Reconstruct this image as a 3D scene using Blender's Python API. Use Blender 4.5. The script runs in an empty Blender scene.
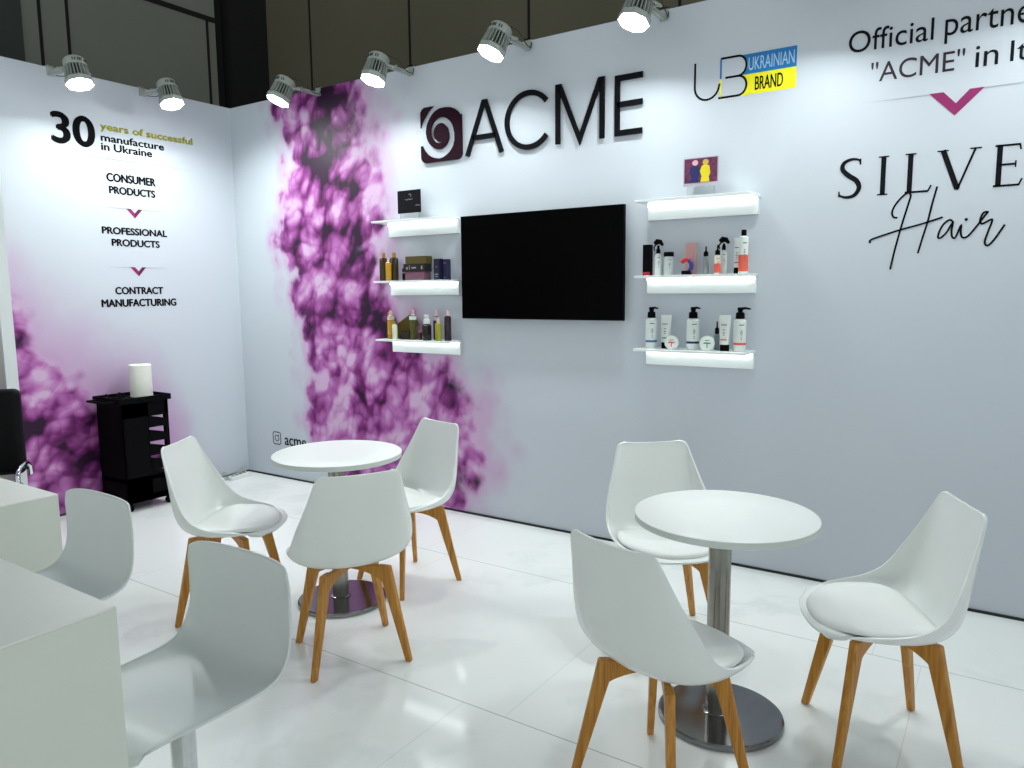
import bpy, bmesh, math, random
from mathutils import Vector, Matrix
random.seed(7)
PI = math.pi
scene = bpy.context.scene
COL = scene.collection

# ---------------------------------------------------------------- camera
cam_d = bpy.data.cameras.new('camera'); cam = bpy.data.objects.new('camera', cam_d); COL.objects.link(cam)
yaw, pit, roll, F_PX = 0.586968, 0.122773, -0.0088989, 748.054
Fw = Vector((-math.sin(yaw)*math.cos(pit), math.cos(yaw)*math.cos(pit), -math.sin(pit)))
R0 = Vector((math.cos(yaw), math.sin(yaw), 0)); U0 = R0.cross(Fw)
Rr = R0*math.cos(roll)+U0*math.sin(roll); Ur = -R0*math.sin(roll)+U0*math.cos(roll)
M = Matrix((Rr, Ur, -Fw)).transposed().to_4x4(); M.translation = Vector((5.34258, -3.96177, 1.5))
cam.matrix_world = M
cam_d.sensor_width = 36; cam_d.lens = F_PX/1024*36; cam_d.clip_start = .05; cam_d.clip_end = 200
scene.camera = cam

# ---------------------------------------------------------------- world, exposure, lamp strengths
w = bpy.data.worlds.new('hall_air'); scene.world = w; w.use_nodes = True
# the dim hall all round: lit stands near eye level, a dark roof high above
wt = w.node_tree; tc = wt.nodes.new('ShaderNodeTexCoord'); sx = wt.nodes.new('ShaderNodeSeparateXYZ'); wr = wt.nodes.new('ShaderNodeValToRGB')
wt.links.new(tc.outputs['Generated'], sx.inputs[0]); wt.links.new(sx.outputs['Z'], wr.inputs[0]); wt.links.new(wr.outputs[0], wt.nodes['Background'].inputs[0])
wr.color_ramp.elements[0].position = .0; wr.color_ramp.elements[0].color = (.86, .93, .92, 1)
wr.color_ramp.elements[1].position = .75; wr.color_ramp.elements[1].color = (.16, .19, .20, 1)
wt.nodes['Background'].inputs[1].default_value = 1.02
scene.view_settings.view_transform = 'Standard'; scene.view_settings.look = 'None'
scene.view_settings.exposure = 0.24; scene.view_settings.gamma = 1; scene.view_settings.use_curve_mapping = False
LAMP = 215.0        # radiance of a floodlight lens
STRIP = 8.0         # radiance of the shelf light strips

# ---------------------------------------------------------------- material helpers
class NT:
    def __init__(s, name):
        s.m = bpy.data.materials.new(name); s.m.use_nodes = True; s.t = s.m.node_tree
        s.b = s.t.nodes['Principled BSDF']
    def n(s, typ, **kw):
        o = s.t.nodes.new(typ)
        for k, v in kw.items(): setattr(o, k, v)
        return o
    def put(s, sock, v):
        if isinstance(v, bpy.types.NodeSocket): s.t.links.new(v, sock)
        elif v is not None: sock.default_value = v
    def math(s, op, a, b=None, c=None, clamp=False):
        o = s.n('ShaderNodeMath', operation=op, use_clamp=clamp)
        s.put(o.inputs[0], a); s.put(o.inputs[1], b)
        if c is not None: s.put(o.inputs[2], c)
        return o.outputs[0]
    def vmath(s, op, a, b=None, sc=None):
        o = s.n('ShaderNodeVectorMath', operation=op)
        s.put(o.inputs[0], a); s.put(o.inputs[1], b)
        if sc is not None: s.put(o.inputs['Scale'], sc)
        return o.outputs[0]
    def noise(s, vec, scale, detail=2, rough=.5, col=False, dist=0):
        o = s.n('ShaderNodeTexNoise'); s.put(o.inputs['Vector'], vec)
        o.inputs['Scale'].default_value = scale; o.inputs['Detail'].default_value = detail
        o.inputs['Roughness'].default_value = rough; o.inputs['Distortion'].default_value = dist
        return o.outputs['Color'] if col else o.outputs['Fac']
    def voro(s, vec, scale, smooth=.4):
        o = s.n('ShaderNodeTexVoronoi', feature='SMOOTH_F1'); s.put(o.inputs['Vector'], vec)
        o.inputs['Scale'].default_value = scale; o.inputs['Smoothness'].default_value = smooth
        return o.outputs['Distance']
    def pos(s): return s.n('ShaderNodeNewGeometry').outputs['Position']
    def sep(s, v):
        o = s.n('ShaderNodeSeparateXYZ'); s.put(o.inputs[0], v); return o.outputs
    def comb(s, x, y, z):
        o = s.n('ShaderNodeCombineXYZ')
        for i, v in enumerate((x, y, z)): s.put(o.inputs[i], v)
        return o.outputs[0]
    def ss(s, v, a, b, ta=0., tb=1.):
        o = s.n('ShaderNodeMapRange', interpolation_type='SMOOTHSTEP'); s.put(o.inputs[0], v)
        for i, q in enumerate((a, b, ta, tb)): s.put(o.inputs[i+1], q)
        return o.outputs[0]
    def ramp(s, v, stops):
        o = s.n('ShaderNodeValToRGB'); s.put(o.inputs[0], v); e = o.color_ramp.elements
        e[0].position, e[0].color = stops[0][0], (*stops[0][1], 1)
        e[1].position, e[1].color = stops[-1][0], (*stops[-1][1], 1)
        for p, c in stops[1:-1]:
            q = e.new(p); q.color = (*c, 1)
        return o.outputs[0]
    def mix(s, f, a, b):
        o = s.n('ShaderNodeMix', data_type='RGBA'); s.put(o.inputs[0], f)
        s.put(o.inputs[6], a if isinstance(a, bpy.types.NodeSocket) else (*a, 1))
        s.put(o.inputs[7], b if isinstance(b, bpy.types.NodeSocket) else (*b, 1))
        return o.outputs[2]
    def curve(s, v, pts, lo, hi, out):
        # piecewise curve: v in [lo, hi] -> value in [0, out]
        f = s.n('ShaderNodeFloatCurve'); s.put(f.inputs['Value'], s.ss_lin(v, lo, hi))
        c = f.mapping.curves[0]; pts = sorted(pts)
        c.points[0].location = ((pts[0][0]-lo)/(hi-lo), pts[0][1]/out); c.points[1].location = ((pts[-1][0]-lo)/(hi-lo), pts[-1][1]/out)
        for a, b in pts[1:-1]: c.points.new((a-lo)/(hi-lo), b/out)
        f.mapping.update()
        return s.math('MULTIPLY', f.outputs[0], out)
    def ss_lin(s, v, a, b):
        o = s.n('ShaderNodeMapRange'); s.put(o.inputs[0], v); o.inputs[1].default_value = a; o.inputs[2].default_value = b
        return o.outputs[0]

def srgb(r, g, b):
    f = lambda c: (c/255/12.92) if c/255 <= .04045 else ((c/255+.055)/1.055)**2.4
    return (f(r), f(g), f(b))

def plain(name, col, rough=.5, metal=0, spec=.4, var=.04, vscale=6, trans=0, coat=0, bump=0):
    t = NT(name); b = t.b
    tc = t.n('ShaderNodeTexCoord').outputs['Object']
    nz = t.noise(tc, vscale, 3)
    d = tuple(max(0, c*(1-var)) for c in col); l = tuple(min(1, c*(1+var)) for c in col)
    t.t.links.new(t.ramp(nz, [(.3, d), (.7, l)]), b.inputs['Base Color'])
    b.inputs['Roughness'].default_value = rough; b.inputs['Metallic'].default_value = metal
    b.inputs['Specular IOR Level'].default_value = spec
    b.inputs['Transmission Weight'].default_value = trans
    b.inputs['Coat Weight'].default_value = coat
    if bump:
        bp = t.n('ShaderNodeBump'); bp.inputs['Strength'].default_value = bump; bp.inputs['Distance'].default_value = .002
        t.t.links.new(t.noise(tc, 180, 2), bp.inputs['Height']); t.t.links.new(bp.outputs[0], b.inputs['Normal'])
    return t.m

def glow(name, col, strength):
    t = NT(name); t.b.inputs['Base Color'].default_value = (.8, .8, .8, 1)
    t.b.inputs['Emission Color'].default_value = (*col, 1); t.b.inputs['Emission Strength'].default_value = strength
    return t.m

DEEP, MID, LIGHT, PALE = (.022, .003, .024), (.19, .024, .165), (.46, .15, .43), (.62, .42, .62)
WALLC = (.56, .60, .66)

def smoke(t, p, bias, dens):
    """billowing purple ink cloud print: p = flat coordinate vector, bias = lightness offset"""
    wob = t.vmath('SUBTRACT', t.noise(p, 2.0, 2, col=True), (.5, .5, .5))
    q = t.vmath('ADD', p, t.vmath('SCALE', wob, sc=.22))
    wob2 = t.vmath('SUBTRACT', t.noise(p, 7, 1, col=True), (.5, .5, .5))
    q = t.vmath('ADD', q, t.vmath('SCALE', wob2, sc=.06))
    tot = None
    # round lobes, light in their middle and dark in the creases between them, in three sizes
    for sc, off, k, e_ in ((3.3, .055, .75, .75), (6.6, .032, .55, .60), (13., .016, .26, .35)):
        a = t.voro(q, sc, .12); b = t.voro(t.vmath('ADD', q, (-off*.7, 0, off)), sc, .12)
        e = t.math('ADD', t.math('MULTIPLY', t.math('SUBTRACT', b, a), e_), t.math('MULTIPLY', t.math('SUBTRACT', .48, a), k))
        tot = e if tot is None else t.math('ADD', tot, e)
    low = t.math('MULTIPLY', t.math('SUBTRACT', t.noise(p, 2.6, 3, .5), .47), 1.15)
    v = t.math('ADD', t.math('ADD', tot, low), bias)
    v = t.math('ADD', v, t.math('MULTIPLY', t.math('SUBTRACT', 1.0, dens), .45))   # ink thins to pale pink at its edges
    return t.ramp(v, [(-.0, DEEP), (.27, MID), (.60, LIGHT), (.92, PALE)])

def finish_wall(t, col):
    t.t.links.new(col, t.b.inputs['Base Color'])
    t.b.inputs['Roughness'].default_value = .42; t.b.inputs['Specular IOR Level'].default_value = .3

def back_wall_material():
    t = NT('printed_back_wall'); P = t.pos(); X, Y, Z = t.sep(P)[:3]
    flat = t.comb(X, 0.0, t.math('MULTIPLY', Z, .8))
    nz = t.math('SUBTRACT', t.noise(flat, 2.4, 4, .62), .5)
    nz2 = t.math('SUBTRACT', t.noise(flat, 9, 3, .6), .5)
    lobe = t.math('SUBTRACT', .42, t.voro(t.vmath('ADD', flat, t.vmath('SCALE', t.noise(flat, 6, 2, col=True), sc=.10)), 6.5, .1))
    xs = t.math('ADD', X, t.math('ADD', t.math('MULTIPLY', nz, .42), t.math('MULTIPLY', nz2, .16)))
    Lc = t.curve(Z, [(0, 1.2), (.28, .92), (.46, .74), (.86, .72), (1.06, .73), (1.25, .70), (1.45, .62), (1.65, .56), (1.85, .48), (2.0, .48), (2.2, .56), (2.4, .64), (2.58, .68), (2.78, .60), (3, .58)], 0, 3, 3)
    Rc = t.curve(Z, [(0, 2.3), (.25, 2.48), (.46, 2.52), (.63, 2.50), (.79, 2.45), (.95, 2.33), (1.1, 2.12), (1.27, 1.95), (1.45, 1.82), (1.62, 1.74), (1.8, 1.68), (2.1, 1.69), (2.5, 1.62), (3, 1.52)], 0, 3, 3)
    dl = t.math('ADD', t.math('SUBTRACT', t.math('ADD', xs, .05), Lc), t.math('MULTIPLY', lobe, .32)); dr = t.math('ADD', t.math('SUBTRACT', t.math('ADD', Rc, .08), xs), t.math('MULTIPLY', lobe, .30))
    core = t.math('MULTIPLY', t.ss(dl, .0, .12), t.ss(dr, .03, .26))
    haze = t.math('MULTIPLY', t.ss(dl, -.16, .14), t.ss(dr, -.30, .22))
    # darker ink at the head and along the middle, paler towards the foot
    b1 = t.ss(Z, .55, 1.25, .68, .46); b2 = t.ss(Z, 2.15, 2.75, 0., -.18)
    dx = t.math('SUBTRACT', X, t.curve(Z, [(0, 1.6), (.6, 1.65), (1.2, 1.55), (1.6, 1.40), (2.2, 1.1), (3, 1.0)], 0, 3, 3))
    mid = t.ss(t.math('ABSOLUTE', dx), 0., .42, -.14, .04)
    col = smoke(t, t.vmath('MULTIPLY', P, (1.1, 0, .92)), t.math('ADD', t.math('ADD', b1, b2), mid), core)
    c = t.mix(t.math('MULTIPLY', haze, .75), WALLC, (.55, .30, .54))
    finish_wall(t, t.mix(core, c, col)); return t.m

def left_wall_material():
    t = NT('printed_left_wall'); P = t.pos(); X, Y, Z = t.sep(P)[:3]
    yy = t.math('ADD', Y, 3.0)
    flat = t.comb(Y, 3.0, Z)
    nz = t.math('SUBTRACT', t.noise(flat, 2.6, 4, .6), .5)
    zb = t.curve(yy, [(0, 2.1), (1.2, 1.80), (1.34, 1.50), (1.50, 1.22), (1.7, .98), (1.86, .84), (2.1, .60), (2.4, .22), (2.6, 0.02), (3, 0)], 0, 3, 3)
    lobe = t.math('SUBTRACT', .42, t.voro(t.vmath('ADD', flat, t.vmath('SCALE', t.noise(flat, 6, 2, col=True), sc=.10)), 6.0, .1))
    h = t.math('ADD', t.math('ADD', t.math('SUBTRACT', zb, Z), t.math('MULTIPLY', nz, .35)), t.math('MULTIPLY', lobe, .30))
    core = t.ss(h, -.02, .24)
    zh = t.curve(yy, [(0, 2.5), (1.2, 2.05), (1.5, 1.70), (1.86, 1.42), (2.2, 1.2), (2.4, .85), (2.6, .3), (3, 0)], 0, 3, 3)
    hz = t.ss(t.math('ADD', t.math('SUBTRACT', zh, Z), t.math('MULTIPLY', nz, .5)), -.15, .75)
    col = smoke(t, t.vmath('MULTIPLY', t.comb(Y, .7, Z), (1, 1, 1)), t.ss(Z, .1, 1.3, .38, .54), core)
    c = t.mix(t.math('MULTIPLY', hz, .85), WALLC, (.52, .28, .52))
    finish_wall(t, t.mix(core, c, col)); return t.m

def floor_material():
    t = NT('polished_white_floor_tile'); P = t.pos(); X, Y, Z = t.sep(P)[:3]
    row = t.math('DIVIDE', t.math('ADD', Y, 13.907), 1.2)
    rf = t.math('FRACT', row); ri = t.math('FLOOR', row)
    sh = t.math('MULTIPLY', t.math('MODULO', ri, 2.0), .18)
    cf = t.math('FRACT', t.math('DIVIDE', t.math('ADD', t.math('ADD', X, 20.07-1.2), sh), 1.2))
    def line(f, wd):
        d = t.math('MINIMUM', f, t.math('SUBTRACT', 1.0, f)); return t.math('LESS_THAN', d, wd)
    g = t.math('MAXIMUM', t.math('MULTIPLY', line(rf, .0016), .8), t.math('MULTIPLY', line(cf, .0011), .30))
    warp = t.vmath('ADD', P, t.vmath('SCALE', t.noise(P, 1.3, 3, col=True), sc=1.3))
    vein = t.ss(t.noise(warp, 1.7, 5, .62), .50, .68)
    c = t.mix(t.math('MULTIPLY', vein, .55), (.90, .91, .90), (.72, .755, .745))
    c = t.mix(g, c, (.28, .31, .31))
    t.t.links.new(c, t.b.inputs['Base Color'])
    t.b.inputs['Roughness'].default_value = .09; t.b.inputs['Specular IOR Level'].default_value = .5
    return t.m

def wood_material():
    t = NT('honey_beech_wood'); tc = t.n('ShaderNodeTexCoord').outputs['Object']
    st = t.vmath('MULTIPLY', tc, (60, 60, 4))
    nz = t.noise(st, 1.4, 4, .6)
    c = t.ramp(nz, [(.25, srgb(150, 96, 26)), (.5, srgb(186, 126, 42)), (.75, srgb(206, 150, 62))])
    t.t.links.new(c, t.b.inputs['Base Color']); t.b.inputs['Roughness'].default_value = .42
    return t.m

def steel_material(name, col, rough):
    t = NT(name); tc = t.n('ShaderNodeTexCoord').outputs['Object']
    st = t.vmath('MULTIPLY', tc, (3, 3, 3)); nz = t.noise(st, 6, 4)
    t.t.links.new(t.ramp(nz, [(.3, tuple(c*.85 for c in col)), (.7, col)]), t.b.inputs['Base Color'])
    t.b.inputs['Metallic'].default_value = 1; t.b.inputs['Roughness'].default_value = rough
    return t.m

MT = dict(
    shell=plain('white_glossy_plastic', (.82, .85, .825), .24, spec=.5, var=.015),
    cushion=plain('white_leatherette', (.86, .87, .85), .38, var=.02, bump=.15),
    wood=wood_material(),
    steel=steel_material('brushed_steel', (.33, .32, .285), .22),
    base=steel_material('dark_polished_steel', (.25, .25, .26), .16),
    chrome=steel_material('chrome', (.75, .77, .78), .07),
    top=plain('white_laminate', (.90, .92, .90), .35, var=.01),
    edge=plain('white_laminate_edge', (.60, .64, .61), .45, var=.02),
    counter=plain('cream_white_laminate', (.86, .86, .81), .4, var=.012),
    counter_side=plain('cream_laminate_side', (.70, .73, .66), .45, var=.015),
    stoolshell=plain('satin_white_plastic', (.75, .79, .78), .33, var=.012),
    black=plain('black_plastic', (.002, .002, .0025), .6, spec=.06, var=.2),
    leather=plain('black_leatherette', (.003, .003, .0035), .55, spec=.12, var=.2),
    screen=plain('black_screen_glass', (.0006, .0006, .0006), .3, spec=.03, var=.1),
    sign=plain('black_sign_face', (.004, .004, .006), .6, spec=.08, var=.1),
    plum=plain('dark_plum_sign_face', (.015, .002, .008), .6, spec=.08, var=.1),
    ink=plain('black_print', (.006, .006, .008), .6, spec=.1, var=.1),
    violet_ink=plain('dark_violet_print', (.022, .010, .022), .5, var=.1),
    olive_ink=plain('yellow_green_print', srgb(190, 188, 20), .5, var=.06),
    magenta=plain('magenta_print', srgb(140, 30, 95), .5, var=.05),
    magenta2=plain('deep_magenta_print', srgb(96, 12, 62), .5, var=.05),
    greyprint=plain('pale_grey_print', (.40, .43, .46), .5, var=.05),
    blue=plain('blue_print', srgb(14, 116, 185), .5, var=.03),
    yellow=plain('yellow_print', srgb(240, 232, 20), .5, var=.03),
    white=plain('white_gloss', (.82, .84, .84), .3, var=.02),
    shelf=plain('white_acrylic', (.80, .84, .84), .3, var=.01),
    lamp=plain('pale_grey_die_cast_metal', (.34, .37, .34), .45, var=.06),
    lampdark=plain('shadowy_vent', (.03, .035, .03), .6, var=.1),
    roll=plain('paper_towel', (.80, .82, .74), .9, var=.03, vscale=20, bump=.3),
    trim=plain('black_gap_strip', (.012, .014, .018), .6, var=.1),
    olivewall=plain('olive_brown_hall_panel', (.115, .105, .068), .75, var=.12, vscale=.6),
    greywall=plain('grey_green_hall_panel', (.19, .195, .165), .7, var=.10, vscale=.6),
    darkwall=plain('dark_hall_panel', (.035, .04, .035), .75, var=.1),
    hallblack=plain('hall_dark_gap', (.004, .004, .004), .8, var=.1),
    part=plain('pale_green_partition', (.66, .74, .62), .4, var=.02),
    postwhite=plain('white_partition_edge', (.76, .80, .80), .4, var=.02),
)
MT['clear'] = plain('clear_acrylic', (.92, .95, .95), .05, trans=1.0, var=.005)
MT['lens'] = glow('floodlight_lens', (.93, 1.0, .98), LAMP)
MT['strip'] = glow('shelf_light_strip', (.90, 1.0, .98), STRIP)

# ---------------------------------------------------------------- mesh helpers
class MB:
    def __init__(s): s.v = []; s.f = []
    def add(s, vs, fs, mat=None):
        o = len(s.v); s.v += [tuple(mat @ Vector(p)) if mat else tuple(p) for p in vs]
        s.f += [tuple(i+o for i in f) for f in fs]; return s
    def box(s, x0, x1, y0, y1, z0, z1, mat=None):
        vs = [(x, y, z) for z in (z0, z1) for y in (y0, y1) for x in (x0, x1)]
        return s.add(vs, [(0, 2, 3, 1), (4, 5, 7, 6), (0, 1, 5, 4), (2, 6, 7, 3), (0, 4, 6, 2), (1, 3, 7, 5)], mat)
    def lathe(s, prof, n=24, mat=None, phase=0, sx=1, sy=1):
        """prof = [(r, z)] bottom to top around z; ends are capped"""
        vs = []; fs = []
        for r, z in prof:
            for k in range(n):
                a = 2*PI*k/n+phase; vs.append((r*math.cos(a)*sx, r*math.sin(a)*sy, z))
        for i in range(len(prof)-1):
            for k in range(n):
                a, b = i*n+k, i*n+(k+1) % n; fs.append((a, b, b+n, a+n))
        fs.append(tuple(range(n-1, -1, -1))); fs.append(tuple(range((len(prof)-1)*n, len(prof)*n)))
        return s.add(vs, fs, mat)
    def tube(s, pts, r, n=8, closed=False):
        P = [Vector(p) for p in pts]; vs = []; fs = []; N = len(P)
        rr = r if isinstance(r, (list, tuple)) else [r]*N
        up = Vector((0, 0, 1)); prev = None
        for i, p in enumerate(P):
            if closed: d = (P[(i+1) % N]-P[i-1]).normalized()
            else: d = (P[min(i+1, N-1)]-P[max(i-1, 0)]).normalized()
            if prev is None:
                a = d.cross(up if abs(d.z) < .9 else Vector((1, 0, 0))).normalized()
            else: a = (prev-d*prev.dot(d)).normalized()
            prev = a; b = d.cross(a)
            for k in range(n):
                t = 2*PI*k/n; vs.append(tuple(p+(a*math.cos(t)+b*math.sin(t))*rr[i]))
        m = N if closed else N-1
        for i in range(m):
            for k in range(n):
                a, b = i*n+k, i*n+(k+1) % n; c, d_ = ((i+1) % N)*n+(k+1) % n, ((i+1) % N)*n+k
                fs.append((a, b, c, d_))
        if not closed: fs.append(tuple(range(n-1, -1, -1))); fs.append(tuple(range((N-1)*n, N*n)))
        return s.add(vs, fs)
    def prism(s, poly, y0, y1):
        """poly in (x, z), extruded from y0 to y1"""
        n = len(poly); vs = [(x, y0, z) for x, z in poly]+[(x, y1, z) for x, z in poly]
        fs = [tuple(range(n)), tuple(range(2*n-1, n-1, -1))]+[(i, i+n, (i+1) % n+n, (i+1) % n) for i in range(n)]
        return s.add(vs, fs)
    def ribbon(s, pts, wd, th, closed=False, y=0.0):
        """flat stroke in the xz plane with thickness th towards -y; wd may be a list"""
        P = [Vector((p[0], p[1])) for p in pts]; N = len(P)
        ww = wd if isinstance(wd, (list, tuple)) else [wd]*N; L = []
        for i in range(N):
            if closed: a, b = P[i]-P[i-1], P[(i+1) % N]-P[i]
            else: a = P[i]-P[max(i-1, 0)]; b = P[min(i+1, N-1)]-P[i]
            if a.length < 1e-9: a = b
            if b.length < 1e-9: b = a
            a = a.normalized(); b = b.normalized(); d = (a+b)
            d = d.normalized() if d.length > 1e-6 else a
            nrm = Vector((-d.y, d.x)); k = min(1/max(.35, nrm.dot(Vector((-a.y, a.x)))), 2.2)
            L.append((P[i]+nrm*ww[i]/2*k, P[i]-nrm*ww[i]/2*k))
        vs = []; fs = []
        for l, r in L: vs += [(l.x, y, l.y), (r.x, y, r.y), (l.x, y-th, l.y), (r.x, y-th, r.y)]
        for i in range(N if closed else N-1):
            a = i*4; b = ((i+1) % N)*4
            fs += [(a+2, a+3, b+3, b+2), (a, b, b+1, a+1), (a, a+2, b+2, b), (a+1, b+1, b+3, a+3)]
        if not closed:
            e = (N-1)*4; fs += [(0, 1, 3, 2), (e, e+2, e+3, e+1)]
        return s.add(vs, fs)
    def build(s, name, mat, parent=None, smooth=False, bevel=0, solid=0, angle=40, loc=None, sub=0):
        me = bpy.data.meshes.new(name); me.from_pydata(s.v, [], s.f)
        bm = bmesh.new(); bm.from_mesh(me); bmesh.ops.recalc_face_normals(bm, faces=bm.faces); bm.to_mesh(me); bm.free()
        o = bpy.data.objects.new(name, me); COL.objects.link(o); me.materials.append(mat)
        if smooth:
            for p in me.polygons: p.use_smooth = True
            if angle: me.set_sharp_from_angle(angle=math.radians(angle))
        if solid:
            q = o.modifiers.new('solid', 'SOLIDIFY'); q.thickness = solid; q.offset = -1; q.use_even_offset = False
        if bevel:
            q = o.modifiers.new('bevel', 'BEVEL'); q.width = bevel; q.segments = 3; q.limit_method = 'ANGLE'
        if parent: o.parent = parent
        if loc: o.location = loc
        return o

def tag(o, label, cat, group=None):
    o['label'] = label; o['category'] = cat
    if group: o['group'] = group
    return o
def thing(name, label, cat, loc=(0, 0, 0), rz=0, group=None):
    o = bpy.data.objects.new(name, None); COL.objects.link(o); o.empty_display_size = .05
    o.location = loc; o.rotation_euler = (0, 0, rz); return tag(o, label, cat, group)
def struct(name, mb, mat, **kw):
    o = mb.build(name, mat, **kw); o['kind'] = 'structure'; return o
def copy_tree(o, parent=None):
    c = o.copy(); COL.objects.link(c); c.parent = parent
    for ch in [k for k in bpy.data.objects if k.parent == o]: copy_tree(ch, c)
    return c
def crom(ps, n):
    """Catmull-Rom through tuples, n samples"""
    out = []; m = len(ps)-1
    for i in range(n):
        t = i/(n-1)*m; k = min(int(t), m-1); u = t-k
        p = [ps[max(k-1, 0)], ps[k], ps[k+1], ps[min(k+2, m)]]
        out.append(tuple(.5*(2*b+(c-a)*u+(2*a-5*b+4*c-d)*u*u+(3*b-a-3*c+d)*u**3) for a, b, c, d in zip(*p)))
    return out

# ================================================================ SETTING
WH = 2.985
struct('wall_back', MB().box(-.08, 7.4, 0, .08, 0, WH), back_wall_material())
struct('wall_left', MB().box(-.08, 0, -5.4, 0, 0, WH), left_wall_material())
struct('floor', MB().box(-3, 9, -7, 3.5, -.05, 0), floor_material())
struct('baseboard_back', MB().box(0.006, 7.4, -.006, 0, 0, .013), MT['trim'])
struct('baseboard_left', MB().box(0, .006, -5.4, 0, 0, .013), MT['trim'])
# panelled hall walls far above and behind the stand
HB = 2.0
struct('wall_hall_back', MB().box(-2.15, 9, HB, HB+.1, 0, 8), MT['olivewall'])
sm = MB()
for x in (-1.236, .193, 1.594, 3.009, 4.42, 5.8): sm.box(x-.012, x+.012, HB-.006, HB, 0, 8)
struct('trim_1', sm, MT['hallblack'])
struct('wall_hall_left', MB().box(-2.1, -2.0, -7, 1.35, 0, 8), MT['greywall'])
struct('wall_hall_corner', MB().box(-2.4, -1.95, 1.50, HB, 0, 8).box(-2.4, -2.1, 1.35, 1.5, 0, 8), MT['hallblack'])
struct('trim_2', MB().box(-2.0, -1.985, -7, -.60, 0, 8), MT['darkwall'])
sm = MB()
for y in (-.447, -.206, 1.249): sm.box(-2.0, -1.992, y-.013, y+.013, 0, 4.41 if y > 0 else 8)
sm.box(-2.0, -1.988, .4-.02, 1.35, 4.40, 4.45)
struct('trim_3', sm, MT['hallblack'])
struct('wall_partition', MB().box(.0, .585, -2.03, -1.97, 0, 2.6), MT['part'])
struct('trim_4', MB().box(.585, .60, -2.032, -1.968, 0, 2.6), MT['postwhite'])

# ================================================================ WALL PRINT AND SIGNS
def wallframe(o, side):
    """local x = reading direction, local z = up, local -y = out of the wall"""
    if side == 'left': o.rotation_euler = (0, 0, PI/2)
def text_mesh(body, x0, x1, z0, z1, name, mat, parent, th=.0008, bold=0.0, spacing=1.0, y=-.0004, shear=0):
    cu = bpy.data.curves.new('glyphs', 'FONT'); cu.body = body; cu.size = 1; cu.offset = 0; cu.space_character = spacing; cu.shear = shear
    cu.resolution_u = 6
    tmp = bpy.data.objects.new('glyphs', cu); COL.objects.link(tmp)
    bpy.context.view_layer.update()
    cu.extrude = .01
    me = bpy.data.meshes.new_from_object(tmp.evaluated_get(bpy.context.evaluated_depsgraph_get()))
    bpy.data.objects.remove(tmp); bpy.data.curves.remove(cu)
    xs = [v.co.x for v in me.vertices]; ys = [v.co.y for v in me.vertices]
    ax, bx, ay, by = min(xs), max(xs), min(ys), max(ys)
    for v in me.vertices:
        px = x0+(v.co.x-ax)/(bx-ax)*(x1-x0); pz = z0+(v.co.y-ay)/(by-ay)*(z1-z0)
        v.co = Vector((px, y if v.co.z < 0 else y-th, pz))
    me.materials.clear(); me.materials.append(mat); me.name = name
    n0 = len(me.vertices)
    bm = bmesh.new(); bm.from_mesh(me); bmesh.ops.recalc_face_normals(bm, faces=bm.faces)
    if bold:   # heavier strokes: the same glyphs overprinted a hair apart
        d = bold*(z1-z0)*2.2; src = bm.verts[:]+bm.edges[:]+bm.faces[:]
        for dx, dz in ((-d, 0), (d, 0), (0, d*.7), (0, -d*.7)):
            g = bmesh.ops.duplicate(bm, geom=src)['geom']
            bmesh.ops.translate(bm, verts=[q for q in g if isinstance(q, bmesh.types.BMVert)], vec=(dx, 0, dz))
    bm.to_mesh(me); bm.free()
    o = bpy.data.objects.new(name, me); COL.objects.link(o); o.parent = parent
    return o
def arc(cx, cz, rx, rz, a0, a1, n=16):
    return [(cx+rx*math.cos(math.radians(a0+(a1-a0)*i/n)), cz+rz*math.sin(math.radians(a0+(a1-a0)*i/n))) for i in range(n+1)]

# --- raised black ACME sign
sg = thing('acme_sign', 'raised ACME sign of thin black letters beside a spiral emblem on the back wall', 'sign', (2.18, -.006, 2.36))
ox, oz = 2.18, 2.36
def SR(strokes, name, mat, parent, wd, th, y=0.0):
    mb = MB()
    for s in strokes: mb.ribbon([(a-ox, b-oz) for a, b in s], wd, th, y=y)
    return mb.build(name, mat, parent)
T, B_ = 2.688, 2.360
SW = .031
def letter(strokes): SR(strokes, 'letter', MT['sign'], sg, SW, .010, y=-.004)
letter([[(2.390, B_), (2.522, T-.012), (2.538, T-.012), (2.656, B_)], [(2.437, 2.468), (2.615, 2.468)]])
letter([arc(2.855, 2.525, .158, .158, 38, 322, 32)])
letter([[(3.057, B_), (3.057, T-.005), (3.071, T-.005), (3.203, B_+.012), (3.332, T-.005), (3.346, T-.005), (3.346, B_)]])
letter([[(3.592, T-.016), (3.441, T-.016), (3.441, B_+.016), (3.592, B_+.016)], [(3.441, 2.530), (3.592, 2.530)]])
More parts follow.
